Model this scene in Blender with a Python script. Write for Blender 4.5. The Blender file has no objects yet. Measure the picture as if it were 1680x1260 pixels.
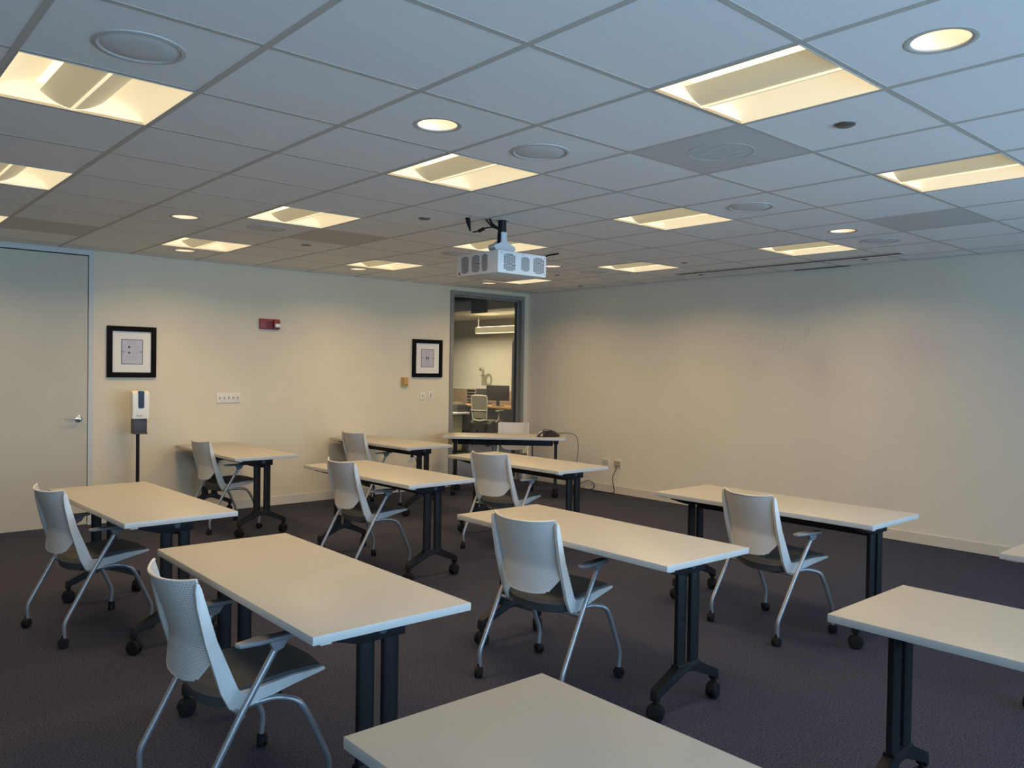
import bpy, bmesh, math, random
from mathutils import Vector, Matrix
random.seed(7)
S = bpy.context.scene
COL = S.collection
PI = math.pi
R = math.radians

# ------------------------------------------------------------------ basics
H = 2.559                       # ceiling height
TX, TY = 0.6096, 0.6074         # ceiling tile pitch
GX, GY = -5.8063, -6.2988       # grid origin
def cell(i, j): return (GX + i*TX, GY + j*TY)

def lin(c):
    return tuple(((v/255)/12.92 if v/255 <= .04045 else ((v/255+.055)/1.055)**2.4) for v in c)

MATS = {}
def mat(name, col, rough=.5, metal=0, noise=None, bump=None, emit=None, spec=None, coat=0):
    """procedural principled material; noise=(scale, amount) varies value, bump=(scale, strength)"""
    m = bpy.data.materials.new(name); m.use_nodes = True
    nt = m.node_tree; b = nt.nodes['Principled BSDF']
    b.inputs['Base Color'].default_value = (*col, 1)
    b.inputs['Roughness'].default_value = rough
    b.inputs['Metallic'].default_value = metal
    if spec is not None: b.inputs['Specular IOR Level'].default_value = spec
    if coat: b.inputs['Coat Weight'].default_value = coat
    tc = nt.nodes.new('ShaderNodeTexCoord')
    if noise:
        n = nt.nodes.new('ShaderNodeTexNoise'); n.inputs['Scale'].default_value = noise[0]; n.inputs['Detail'].default_value = 4
        nt.links.new(tc.outputs['Object'], n.inputs['Vector'])
        mr = nt.nodes.new('ShaderNodeMapRange'); mr.inputs[1].default_value = .3; mr.inputs[2].default_value = .7
        mr.inputs[3].default_value = 1-noise[1]; mr.inputs[4].default_value = 1+noise[1]
        nt.links.new(n.outputs['Fac'], mr.inputs[0])
        mx = nt.nodes.new('ShaderNodeVectorMath'); mx.operation = 'SCALE'
        mx.inputs[0].default_value = col; nt.links.new(mr.outputs[0], mx.inputs['Scale'])
        nt.links.new(mx.outputs[0], b.inputs['Base Color'])
    if bump:
        n2 = nt.nodes.new('ShaderNodeTexNoise'); n2.inputs['Scale'].default_value = bump[0]
        nt.links.new(tc.outputs['Object'], n2.inputs['Vector'])
        bp = nt.nodes.new('ShaderNodeBump'); bp.inputs['Strength'].default_value = bump[1]; bp.inputs['Distance'].default_value = .003
        nt.links.new(n2.outputs['Fac'], bp.inputs['Height']); nt.links.new(bp.outputs[0], b.inputs['Normal'])
    if emit:
        b.inputs['Emission Color'].default_value = (*emit[0], 1); b.inputs['Emission Strength'].default_value = emit[1]
    MATS[name] = m
    return m

def mesh_holes(m, sx, sz, hole=.36, axes='YZ', deep=None):
    """tiny procedural perforations: a brick grid of slots, transparent (or a dark colour)"""
    nt = m.node_tree; b = nt.nodes['Principled BSDF']; out = nt.nodes['Material Output']
    tc = nt.nodes.new('ShaderNodeTexCoord'); sep = nt.nodes.new('ShaderNodeSeparateXYZ'); nt.links.new(tc.outputs['Object'], sep.inputs[0])
    def mth(op, a, bb=None):
        n = nt.nodes.new('ShaderNodeMath'); n.operation = op
        for k, v in enumerate((a, bb)):
            if v is None: continue
            if isinstance(v, (int, float)): n.inputs[k].default_value = v
            else: nt.links.new(v, n.inputs[k])
        return n.outputs[0]
    A = sep.outputs[axes[0]]; B = sep.outputs[axes[1]]
    row = mth('DIVIDE', B, sz); fl = mth('FLOOR', row); par = mth('MULTIPLY', mth('MODULO', mth('ABSOLUTE', fl), 2.0), .5)
    ca = mth('FRACT', mth('ADD', mth('DIVIDE', A, sx), par)); cb = mth('FRACT', row)
    da = mth('ABSOLUTE', mth('SUBTRACT', ca, .5)); db = mth('ABSOLUTE', mth('SUBTRACT', cb, .5))
    h = mth('MULTIPLY', mth('LESS_THAN', da, hole), mth('LESS_THAN', db, hole*.72))
    if deep is None:
        tr = nt.nodes.new('ShaderNodeBsdfTransparent'); mix = nt.nodes.new('ShaderNodeMixShader')
        nt.links.new(h, mix.inputs[0]); nt.links.new(b.outputs[0], mix.inputs[1]); nt.links.new(tr.outputs[0], mix.inputs[2])
        nt.links.new(mix.outputs[0], out.inputs[0])
    else:
        mc = nt.nodes.new('ShaderNodeMix'); mc.data_type = 'RGBA'
        nt.links.new(h, mc.inputs['Factor']); mc.inputs['A'].default_value = b.inputs['Base Color'].default_value; mc.inputs['B'].default_value = (*deep, 1)
        nt.links.new(mc.outputs['Result'], b.inputs['Base Color'])
    return m

# ------------------------------------------------------------------ mesh helpers
def box(bm, x0, x1, y0, y1, z0, z1, bev=0):
    vs = [bm.verts.new(p) for p in ((x0,y0,z0),(x1,y0,z0),(x1,y1,z0),(x0,y1,z0),(x0,y0,z1),(x1,y0,z1),(x1,y1,z1),(x0,y1,z1))]
    fs = [bm.faces.new([vs[k] for k in f]) for f in ((3,2,1,0),(4,5,6,7),(0,1,5,4),(1,2,6,5),(2,3,7,6),(3,0,4,7))]
    if bev:
        ed = list({e for f in fs for e in f.edges})
        bmesh.ops.bevel(bm, geom=ed, offset=bev, segments=2, profile=.6, affect='EDGES')
def cyl(bm, c, r, h, axis='Z', seg=24, r2=None):
    m = Matrix.Translation(c)
    if axis == 'X': m = m @ Matrix.Rotation(PI/2, 4, 'Y')
    if axis == 'Y': m = m @ Matrix.Rotation(PI/2, 4, 'X')
    bmesh.ops.create_cone(bm, cap_ends=True, segments=seg, radius1=r, radius2=r if r2 is None else r2, depth=h, matrix=m)
def lathe(bm, c, prof, seg=32, axis='Z'):
    rings = []
    for r, z in prof:
        ring = []
        for k in range(seg):
            a = 2*PI*k/seg
            p = (r*math.cos(a), r*math.sin(a), z)
            if axis == 'Y': p = (p[0], p[2], p[1])
            if axis == 'X': p = (p[2], p[0], p[1])
            ring.append(bm.verts.new((c[0]+p[0], c[1]+p[1], c[2]+p[2])))
        rings.append(ring)
    for a, b in zip(rings, rings[1:]):
        for k in range(seg):
            bm.faces.new((a[k], a[(k+1) % seg], b[(k+1) % seg], b[k]))
    for ring, (r, z) in ((rings[0], prof[0]), (rings[-1], prof[-1])):
        if r > 1e-5 and r < .0: bm.faces.new(ring)
    return rings
def smooth_path(pts, n=6, rad=.03):
    """round the corners of a polyline"""
    pts = [Vector(p) for p in pts]; out = [pts[0]]
    for a, b, c in zip(pts, pts[1:], pts[2:]):
        d1 = (a-b); d2 = (c-b); r1 = min(rad, d1.length*.45); r2 = min(rad, d2.length*.45)
        p, q = b+d1.normalized()*r1, b+d2.normalized()*r2
        for k in range(n+1):
            t = k/n; out.append(p*(1-t)**2 + b*2*t*(1-t) + q*t*t)
    out.append(pts[-1]); return out
def tube(bm, pts, r, seg=12, r_end=None, flat=1.0):
    pts = [Vector(p) for p in pts]; rings = []
    t = (pts[1]-pts[0]).normalized(); up = Vector((0,0,1)) if abs(t.z) < .9 else Vector((1,0,0))
    n = t.cross(up).normalized()
    for i, p in enumerate(pts):
        t = (pts[min(i+1, len(pts)-1)] - pts[max(i-1, 0)]).normalized()
        n = (n - t*n.dot(t)).normalized(); b = t.cross(n)
        rr = r if r_end is None else r + (r_end-r)*i/(len(pts)-1)
        rings.append([bm.verts.new(p + n*rr*math.cos(2*PI*k/seg) + b*rr*flat*math.sin(2*PI*k/seg)) for k in range(seg)])
    for a, b in zip(rings, rings[1:]):
        for k in range(seg): bm.faces.new((a[k], a[(k+1) % seg], b[(k+1) % seg], b[k]))
    bm.faces.new(rings[0][::-1]); bm.faces.new(rings[-1])
def prism(bm, poly, axis, a, b, bev=0):
    """extrude a closed 2-D polygon along an axis from a to b"""
    def P(u, v, w):
        return {'X': (w,u,v), 'Y': (u,w,v), 'Z': (u,v,w)}[axis]
    A = [bm.verts.new(P(u,v,a)) for u,v in poly]; B = [bm.verts.new(P(u,v,b)) for u,v in poly]
    fs = [bm.faces.new(A), bm.faces.new(B[::-1])]
    n = len(poly)
    for k in range(n): fs.append(bm.faces.new((A[k], B[k], B[(k+1) % n], A[(k+1) % n])))
    if bev:
        ed = list({e for f in fs[:2] for e in f.edges})
        bmesh.ops.bevel(bm, geom=ed, offset=bev, segments=2, profile=.5, affect='EDGES')
def sheet(bm, f, us, vs, th, nrm):
    """closed thin shell: f(u,v) -> point, thickness th along nrm"""
    nrm = Vector(nrm); A = []; B = []
    for u in us:
        A.append([bm.verts.new(Vector(f(u,v))+nrm*th/2) for v in vs]); B.append([bm.verts.new(Vector(f(u,v))-nrm*th/2) for v in vs])
    nu, nv = len(us), len(vs)
    for i in range(nu-1):
        for j in range(nv-1):
            bm.faces.new((A[i][j], A[i+1][j], A[i+1][j+1], A[i][j+1])); bm.faces.new((B[i][j], B[i][j+1], B[i+1][j+1], B[i+1][j]))
    for i in range(nu-1):
        bm.faces.new((A[i][0], B[i][0], B[i+1][0], A[i+1][0])); bm.faces.new((A[i][-1], A[i+1][-1], B[i+1][-1], B[i][-1]))
    for j in range(nv-1):
        bm.faces.new((A[0][j], A[0][j+1], B[0][j+1], B[0][j])); bm.faces.new((A[-1][j], B[-1][j], B[-1][j+1], A[-1][j+1]))

def obj(name, bm, m, parent=None, smooth=True, loc=None):
    bmesh.ops.recalc_face_normals(bm, faces=bm.faces)
    me = bpy.data.meshes.new(name); bm.to_mesh(me); bm.free()
    ms = m if isinstance(m, (list, tuple)) else [m]
    for k in ms: me.materials.append(k)
    if smooth:
        for p in me.polygons: p.use_smooth = True
        try: me.set_sharp_from_angle(angle=R(35))
        except Exception: pass
    o = bpy.data.objects.new(name, me); COL.objects.link(o)
    if parent: o.parent = parent
    if loc: o.location = loc
    return o
def tag(o, label, cat, group=None, kind=None):
    o['label'] = label; o['category'] = cat
    if group: o['group'] = group
    if kind: o['kind'] = kind
    return o
def thing(name, label, cat, loc=(0,0,0), rz=0, group=None):
    o = bpy.data.objects.new(name, None); o.empty_display_size = .1; COL.objects.link(o)
    o.location = loc; o.rotation_euler = (0,0,rz)
    return tag(o, label, cat, group)
def struct(name, bm, m, smooth=False, parent=None):
    o = obj(name, bm, m, parent, smooth); o['kind'] = 'structure'; return o
def copy_tree(o, parent=None):
    c = o.copy(); COL.objects.link(c)
    if parent: c.parent = parent
    for ch in CHILDREN.get(o, []): copy_tree(ch, c)
    return c
CHILDREN = {}
def index_children():
    CHILDREN.clear()
    for o in bpy.data.objects:
        if o.parent: CHILDREN.setdefault(o.parent, []).append(o)
def BM(): return bmesh.new()

# ------------------------------------------------------------------ materials
wall_m   = mat('wall_paint', (.66,.58,.43), .55, noise=(3,.02), bump=(160,.08))
board_m  = mat('glossy_wall_paint', (.71,.665,.57), .36, noise=(2,.02), bump=(90,.05))
frame_m  = mat('grey_steel_frame', (.235,.225,.20), .5, spec=.3)
jamb_m   = mat('light_door_frame', (.52,.53,.52), .5)
door_m   = mat('door_laminate', (.50,.455,.355), .5, noise=(4,.02))
base_m   = mat('vinyl_baseboard', (.60,.56,.48), .5)
tile_m   = mat('ceiling_tile', (.82,.815,.80), .95, noise=(300,.03), bump=(500,.15))
tee_m    = mat('ceiling_tee', (.52,.485,.44), .6)
carpet_m = mat('carpet', (.042,.046,.070), .98, noise=(130,.62), bump=(300,1.0), spec=.1)
vent_m   = mat('perforated_vent', (.62,.61,.59), .7); mesh_holes(vent_m, .010, .010, .30, 'XY', (.42,.41,.40))
grille_m = mat('speaker_grille', (.66,.66,.65), .8); mesh_holes(grille_m, .006, .006, .28, 'XY', (.52,.53,.53))
trim_m   = mat('white_trim_ring', (.50,.49,.47), .5)
top_m    = mat('table_laminate', (.375,.37,.335), .40, noise=(250,.015))
edge_m   = mat('table_edge_band', (.50,.50,.49), .35)
black_m  = mat('black_powder_coat', (.008,.0085,.010), .5, spec=.28)
rubber_m = mat('black_rubber', (.007,.007,.008), .7, spec=.2)
alu_m    = mat('silver_tube', (.31,.32,.34), .36, metal=.6)
white_m  = mat('white_plastic', (.56,.56,.55), .38)
shell_m  = mat('white_mesh_shell', (.62,.615,.60), .45); mesh_holes(shell_m, .0115, .0082, .31, 'YZ', (.36,.365,.375))
seat_m   = mat('charcoal_fabric', (.05,.056,.062), .85, bump=(500,.3))
pad_m    = mat('grey_arm_pad', (.22,.23,.25), .33)
rail_m   = mat('pale_rail', (.55,.53,.48), .5)
chrome_m = mat('brushed_steel', (.55,.55,.56), .28, metal=1)
blackfr_m= mat('black_picture_frame', (.004,.003,.003), .6, spec=.1)
mat_m    = mat('cream_mount_board', (.86,.83,.72), .7)
paper_m  = mat('pale_lilac_paper', (.55,.53,.57), .6)
navy_m   = mat('navy_ink', (.03,.04,.10), .6)
redink_m = mat('red_brown_ink', (.25,.035,.02), .6)
ink_m    = mat('grey_ink', (.38,.37,.42), .7)
ink2_m   = mat('dark_ink', (.10,.10,.14), .7)
red_m    = mat('red_alarm_plastic', (.24,.012,.012), .4)
strobe_m = mat('clear_strobe', (.75,.75,.78), .15)
ivory_m  = mat('ivory_plate', (.70,.66,.56), .4)
ivoryd_m = mat('ivory_toggle', (.36,.33,.26), .5)
gold_m   = mat('aged_thermostat_plastic', (.50,.30,.09), .4)
goldd_m  = mat('thermostat_window', (.24,.14,.05), .4)
disp_m   = mat('dispenser_plastic', (.80,.78,.70), .35)
dark_m   = mat('dark_grey_plastic', (.045,.045,.048), .5)
bluewin_m= mat('tinted_window', (.008,.014,.04), .25, spec=.25)
projw_m  = mat('projector_shell', (.70,.70,.69), .45)
slot_m   = mat('grille_slot_dark', (.10,.09,.085), .7)
glow_m   = mat('lit_reflector', (.5,.48,.42), .5, emit=((1.0,.80,.47), .60))
glow2_m  = mat('lit_upper_reflector', (.8,.75,.6), .5, emit=((1.0,.86,.58), 1.0))
bask_m   = mat('lit_perforated_basket', (.5,.45,.32), .5, emit=((1.0,.80,.46), .24)); 
rib_m    = mat('lit_basket_rib', (.8,.75,.6), .5, emit=((1.0,.82,.5), .7))
can_m    = mat('lit_downlight_cone', (.8,.7,.55), .3, emit=((1.0,.76,.50), .52))
lensd_m  = mat('downlight_lens', (.9,.9,.8), .3, emit=((1.0,.84,.6), .9))
plate_m  = mat('sprinkler_plate', (.16,.15,.14), .35, metal=.5)
for mm, s in ((bask_m, .008),):
    nt = mm.node_tree; b = nt.nodes['Principled BSDF']

# ------------------------------------------------------------------ camera
f_px, yaw, pitch, roll = 1325.312, .7237, -.0182, .0156
fw = Vector((math.sin(yaw)*math.cos(pitch), math.cos(yaw)*math.cos(pitch), math.sin(pitch)))
r0 = Vector((math.cos(yaw), -math.sin(yaw), 0)); u0 = r0.cross(fw)
rr = r0*math.cos(roll) + u0*math.sin(roll); uu = -r0*math.sin(roll) + u0*math.cos(roll)
cd = bpy.data.cameras.new('camera'); cam = bpy.data.objects.new('camera', cd); COL.objects.link(cam)
M = Matrix.Identity(4)
for k, v in enumerate((rr, uu, -fw)):
    for q in range(3): M[q][k] = v[q]
M.translation = Vector((-7.57, -8.2407, 1.5127)); cam.matrix_world = M
cd.sensor_width = 36; cd.lens = f_px*36/1680; cd.clip_start = .05; cd.clip_end = 100
S.camera = cam

# ------------------------------------------------------------------ room shell
XL, YB = -9.4, -9.9            # left side wall, back (window) wall
WT = .12
WIN = (-1.357, -.09, 2.508)    # interior window opening (outer frame) x0, x1, top
DX0, DX1, DZ = -6.62, -5.555, 2.500

b = BM(); box(b, XL-.2, 4.6, YB-.2, 9.2, -.1, 0); struct('floor', b, carpet_m)
b = BM()                        # far wall with the door opening and the glazed opening
box(b, XL-.1, DX0-.03, 0, WT, 0, 2.95); box(b, DX1+.045, WIN[0], 0, WT, 0, 2.95)
box(b, DX0-.03, DX1+.045, 0, WT, DZ+.012, 2.95); box(b, WIN[0], WIN[1], 0, WT, WIN[2], 2.95); box(b, WIN[1], .0, 0, WT, 0, 2.95)
struct('wall_far', b, wall_m)
b = BM(); box(b, 0, .12, YB-.1, WT, 0, 2.95)
struct('wall_right', b, board_m)
b = BM(); box(b, XL-.12, XL, YB-.1, WT, 0, 2.95); struct('wall_left', b, wall_m)
# back wall with a ribbon of windows (behind the camera)
wins = [(-8.6,-6.9),(-6.7,-5.0),(-4.8,-3.1),(-2.9,-1.2)]
wins = [(-9.1,-7.1),(-6.9,-4.9),(-4.7,-2.7),(-2.5,-.5)]
WZ0, WZ1 = .55, 2.45
b = BM(); box(b, XL-.1, .1, YB-.12, YB, 0, WZ0); box(b, XL-.1, .1, YB-.12, YB, WZ1, 2.95)
xs = [XL-.1] + [v for w in wins for v in w] + [.1]
for k in range(0, len(xs), 2): box(b, xs[k], xs[k+1], YB-.12, YB, WZ0, WZ1)
struct('wall_back', b, wall_m)
gm = bpy.data.materials.new('window_glass'); gm.use_nodes = True; nt = gm.node_tree; nt.nodes.clear()
o_ = nt.nodes.new('ShaderNodeOutputMaterial'); mx = nt.nodes.new('ShaderNodeMixShader'); tr = nt.nodes.new('ShaderNodeBsdfTransparent'); gl = nt.nodes.new('ShaderNodeBsdfGlossy'); lw = nt.nodes.new('ShaderNodeFresnel')
gl.inputs['Roughness'].default_value = .02; lw.inputs['IOR'].default_value = 1.35; tr.inputs[0].default_value = (.93,.95,.95,1)
nt.links.new(lw.outputs[0], mx.inputs[0]); nt.links.new(tr.outputs[0], mx.inputs[1]); nt.links.new(gl.outputs[0], mx.inputs[2]); nt.links.new(mx.outputs[0], o_.inputs[0])
for n, (a, c) in enumerate(wins):
    b = BM()
    for q in ((a, a+.05), (c-.05, c), ((a+c)/2-.02, (a+c)/2+.02)): box(b, q[0], q[1], YB-.08, YB-.02, WZ0, WZ1)
    for q in ((WZ0, WZ0+.05), (WZ1-.05, WZ1)): box(b, a, c, YB-.08, YB-.02, *q)
    w = struct('window_%d' % (n+2), b, frame_m)
    b = BM(); box(b, a+.03, c-.03, YB-.053, YB-.047, WZ0+.03, WZ1-.03); obj('pane', b, gm, w, False)

# baseboards
def baseboard(name, segs, axis):
    b = BM()
    for s0, s1 in segs:
        if axis == 'X': box(b, s0, s1, -.010, 0, 0, .095, .002)
        else: box(b, -.010, 0, s0, s1, 0, .095, .002)
    struct(name, b, base_m)
baseboard('baseboard_far', [(XL, DX0-.06), (DX1+.05, WIN[0]), (WIN[1], 0)], 'X')
baseboard('baseboard_right', [(YB, -.01)], 'Y')

# door in the far wall
b = BM(); box(b, DX1+.005, DX1+.045, -.006, .10, 0, DZ+.05); box(b, DX0-.045, DX0-.009, -.006, .10, 0, DZ+.05); box(b, DX0-.009, DX1+.005, -.006, .10, DZ+.009, DZ+.05)
struct('trim_1', b, jamb_m)
b = BM(); box(b, DX1-.002, DX1+.010, .02, .06, 0, DZ+.014); box(b, DX0-.010, DX1+.009, .02, .06, DZ+.001, DZ+.015); struct('door_shade_strip', b, mat('door_gap_shade', (.01,.01,.01), .9))  # dark strip set behind the door gap, its black stands for the shade there
b = BM(); box(b, DX0, DX1, 0.004, .048, .006, DZ, .001)
door = struct('door_1', b, door_m)
b = BM()
hx, hz = DX1-.075, .994
lathe(b, (hx, .003, hz), [(0,-.012),(.022,-.012),(.031,-.007),(.032,0)], 28, 'Y')
cyl(b, (hx, -.03, hz), .010, .045, 'Y')
tube(b, smooth_path([(hx, -.048, hz), (hx-.05, -.052, hz), (hx-.115, -.046, hz)], rad=.02), .0095, 12, .007)
obj('door_handle', b, chrome_m, door)

# glazed opening next to the corner
b = BM()
x0, x1, zt = WIN
fwid = .052
box(b, x0, x0+fwid, -.016, WT+.012, 0, zt); box(b, x1-fwid, x1, -.016, WT+.012, 0, zt); box(b, x0+fwid, x1-fwid, -.0155, WT+.0115, zt-fwid, zt)
box(b, x0+fwid, x0+fwid+.018, .05, .078, 0, zt-fwid); box(b, x1-fwid-.018, x1-fwid, .05, .078, 0, zt-fwid); box(b, x0+fwid, x1-fwid, .05, .078, zt-fwid-.018, zt-fwid)
box(b, x0+fwid, x1-fwid, .03, .09, 0, .03)
win1 = struct('window_1', b, frame_m)
b = BM(); box(b, x0+fwid+.004, x1-fwid-.004, .061, .067, .03, zt-fwid-.004); obj('pane', b, gm, win1, False)

# ------------------------------------------------------------------ ceiling
troffers = {}
TROFF = [(-1.5,2.5),(-1.5,5.5),(-1.5,8.5),(1.5,-.5),(1.5,2.5),(1.5,5.5),(1.5,8.5),(4.5,-.5),(4.5,2.5),(4.5,5.5),(4.5,8.5),(7.5,2.5),(7.5,5.5),(7.5,8.5)]
DOWN = [(.5,1.5),(1.5,-1.5),(6.5,1.5),(.5,6.5),(1.5,9.35),(4.5,9.35),(6.5,6.5),(7.5,9.35)]
ceil_bm = BM()
tset = {(math.floor(i), math.floor(j)) for i, j in TROFF}; dset = {(math.floor(i), math.floor(j)): (i, j) for i, j in DOWN}
RD = .098
def quad(bm, pts): bm.faces.new([bm.verts.new(p) for p in pts])
for i in range(-6, 10):
    for j in range(-6, 11):
        xa, ya = cell(i, j); xb, yb = cell(i+1, j+1); xb = min(xb, 0); yb = min(yb, 0); xa = max(xa, XL); ya = max(ya, YB)
        if xb <= xa or yb <= ya: continue
        z = H+.0018
        if (i, j) in tset: continue
        if (i, j) in dset:
            cx, cy = cell(*dset[(i, j)]); n = 32
            outer = []; inner = []
            for k in range(n):
                a = 2*PI*k/n + PI/4; dx, dy = math.cos(a), math.sin(a)
                inner.append(ceil_bm.verts.new((cx+RD*dx, cy+RD*dy, z)))
                tx = ((xb-cx) if dx > 0 else (xa-cx))/dx if abs(dx) > 1e-9 else 1e9
                ty = ((yb-cy) if dy > 0 else (ya-cy))/dy if abs(dy) > 1e-9 else 1e9
                t = min(tx, ty); outer.append(ceil_bm.verts.new((cx+dx*t, cy+dy*t, z)))
            for k in range(n): ceil_bm.faces.new((inner[k], inner[(k+1) % n], outer[(k+1) % n], outer[k]))
            # corners skipped by the straight cut are closed here
            for px, py in ((xa,ya),(xb,ya),(xb,yb),(xa,yb)):
                ang = (math.atan2(py-cy, px-cx) - PI/4) % (2*PI); k = int(ang/(2*PI/n)) % n
                A, B_ = outer[k], outer[(k+1) % n]
                if abs(A.co.x-B_.co.x) > 1e-6 and abs(A.co.y-B_.co.y) > 1e-6:
                    c = ceil_bm.verts.new((px, py, z)); ceil_bm.faces.new((A, c, B_))
            continue
        quad(ceil_bm, [(xa,ya,z),(xb,ya,z),(xb,yb,z),(xa,yb,z)])
struct('ceiling', ceil_bm, tile_m)
b = BM(); box(b, XL-.1, .12, YB-.1, WT, 2.86, 2.94); struct('ceiling_slab', b, tile_m)
b = BM()
tw = .012
for i in range(-6, 11):
    x = GX+i*TX
    if XL < x < 0: box(b, x-tw, x+tw, YB, 0, H, H+.02)
for j in range(-6, 12):
    y = GY+j*TY
    if YB < y < 0: box(b, XL, 0, y-tw, y+tw, H+.0008, H+.02)
box(b, XL, 0, -.022, 0, H-.0005, H+.02); box(b, -.022, 0, YB, 0, H-.0005, H+.02)
struct('trim_2', b, tee_m)

# ---- recessed 2x2 troffer light
def lamp_data(kind, name, energy, color, **kw):
    l = bpy.data.lights.new(name, kind); l.energy = energy; l.color = color
    for k, v in kw.items(): setattr(l, k, v)
    return l
WARM = (1.0, .67, .33)
tro_light = lamp_data('AREA', 'troffer_lamp', 10.5, WARM, shape='RECTANGLE', size=.5, size_y=.5, spread=R(150))
def make_troffer():
    t = thing('ceiling_light', 'x', 'ceiling light')
    hw = .2915; L = .2905
    b = BM()
    prof = [(-hw,0),(-.262,.040),(-.225,.066),(-.175,.082),(-.13,.088)]
    for s in (1, -1):
        A = [b.verts.new((s*x, -L, z)) for x, z in prof]; B_ = [b.verts.new((s*x, L, z)) for x, z in prof]
        for k in range(len(prof)-1): b.faces.new((A[k], A[k+1], B_[k+1], B_[k]))
    for s in (1, -1):         # end plates
        full = [(x, z) for x, z in prof] + [(-x, z) for x, z in reversed(prof)]
        b.faces.new([b.verts.new((x, s*L, z)) for x, z in full])
    obj('reflector', b, glow_m, t)
    b = BM(); quad(b, [(-.131,-L,.088),(.131,-L,.088),(.131,L,.088),(-.131,L,.088)]); obj('lamp_tray', b, glow2_m, t)
    b = BM()                  # curved perforated basket
    n = 12; us = [-L+.004, L-.004]; vs = [k/n for k in range(-n, n+1)]
    sheet(b, lambda y, s: (.118*s, y, .005+.049*abs(s)**1.9), us, vs, .0012, (0,0,1)); obj('lamp_basket', b, bask_m, t)
    b = BM(); box(b, -.005, .005, -L+.003, L-.003, -.001, .009, .001)
    tube(b, [(.118*s/10, L-.006, .004+.049*abs(s/10)**1.9) for s in range(-10, 11)], .0022, 6)
    tube(b, [(.118*s/10, -L+.006, .004+.049*abs(s/10)**1.9) for s in range(-10, 11)], .0022, 6); obj('basket_rib', b, rib_m, t)
    b = BM()
    for s in (1, -1):
        box(b, min(s*hw, s*(hw+.004)), max(s*hw, s*(hw+.004)), -L-.003, L+.003, -.001, .01)
        box(b, -hw, hw, min(s*L, s*(L+.004)), max(s*L, s*(L+.004)), -.001, .01)
    obj('rim', b, tee_m, t)
    b = BM(); box(b, -.297, .297, -.296, .296, .095, .10)
    for s in (1,-1):
        box(b, min(s*.293,s*.297), max(s*.293,s*.297), -.296, .296, .011, .095); box(b, -.297, .297, min(s*.292,s*.296), max(s*.292,s*.296), .011, .095)
    obj('housing', b, tee_m, t)
    l = bpy.data.objects.new('troffer_lamp', tro_light); COL.objects.link(l); l.parent = t; l.location = (0,0,-.004)
    return t
TL = {
 (-1.5,2.5):'large bright recessed square ceiling light at the upper left, nearest on the left',
 (-1.5,5.5):'recessed square ceiling light cut by the left edge, second one going toward the door wall',
 (-1.5,8.5):'recessed square ceiling light peeking in at far left, right above the tall door',
 (1.5,-.5):'largest recessed square ceiling light, top right with a perforated basket, beside a grey vent panel',
 (1.5,2.5):'recessed square ceiling light at top centre, between a downlight and a round speaker',
 (1.5,5.5):'recessed square ceiling light left of the projector, beside a faint grey vent panel',
 (1.5,8.5):'small recessed square ceiling light near the far wall, above the first picture frame',
 (4.5,-.5):'recessed square ceiling light cut by the right edge of the photo',
 (4.5,2.5):'recessed square ceiling light between projector and right wall, just left of a round speaker',
 (4.5,5.5):'recessed square ceiling light directly behind the projector mount',
 (4.5,8.5):'small recessed square ceiling light near the far wall, left of the projector',
 (7.5,2.5):'recessed square ceiling light nearest the right wall, beside the long slot diffuser',
 (7.5,5.5):'small recessed square ceiling light above the left end of the blank right wall',
 (7.5,8.5):'farthest recessed square ceiling light, a thin bright sliver under the right end of the projector'}
tro = make_troffer(); 
DL = {
 (.5,1.5):'round recessed downlight left of the top centre square light',
 (1.5,-1.5):'largest round recessed downlight in the top right corner',
 (6.5,1.5):'small round recessed downlight near the right wall, above a square light',
 (.5,6.5):'round recessed downlight on the left, above the first picture frame',
 (1.5,9.35):'thin round downlight close to the far wall, just below the small left square light',
 (4.5,9.35):'thin round downlight close to the far wall, left of the glazed opening',
 (6.5,6.5):'small round downlight just right of the projector body',
 (7.5,9.35):'faint round downlight under the projector, above the glazed opening'}
spot = lamp_data('SPOT', 'downlight_lamp', 8, (1.0,.66,.36), spot_size=R(92), spot_blend=.75, shadow_soft_size=.03)
def make_down():
    t = thing('downlight', 'x', 'ceiling light')
    b = BM(); lathe(b, (0,0,0), [(RD-.012,.006),(RD-.012,-.001),(RD-.004,-.004),(RD+.009,-.002),(RD+.011,.005)], 40); obj('trim_ring', b, tee_m, t)
    b = BM(); lathe(b, (0,0,0), [(RD-.012,.004),(.075,.05),(.055,.085)], 40); obj('reflector_cone', b, can_m, t)
    b = BM(); cyl(b, (0,0,.087), .056, .004); obj('lamp_lens', b, lensd_m, t)
    l = bpy.data.objects.new('downlight_lamp', spot); COL.objects.link(l); l.parent = t; l.location = (0,0,.045)
    return t
dwn = make_down()
# round in-ceiling speakers
SP = {(-1.5,1.5):'largest round white ceiling speaker, beside the bright square light at upper left',
 (1.5,1.5):'round white ceiling speaker right of the top centre square light',
 (4.5,1.5):'round white ceiling speaker right of a square light, toward the right wall',
 (7.5,1.5):'small round ceiling speaker near the right wall, beyond the small downlight',
 (1.5,6.5):'faint round ceiling speaker below the square light left of the projector',
 (4.5,6.5):'faint round ceiling speaker just left of the projector body',
 (7.5,6.5):'faint round ceiling speaker right of the projector, next to a small square light'}
def make_speaker():
    t = thing('ceiling_speaker', 'x', 'speaker')
    b = BM(); lathe(b, (0,0,0), [(.122,.004),(.124,-.003),(.130,-.006),(.143,-.004),(.146,.005)], 48); obj('trim_ring', b, trim_m, t)
    b = BM(); rs = lathe(b, (0,0,0), [(.0001,-.007),(.06,-.0065),(.105,-.005),(.1225,-.001)], 48); obj('grille', b, grille_m, t)
    return t
spk = make_speaker()
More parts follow.
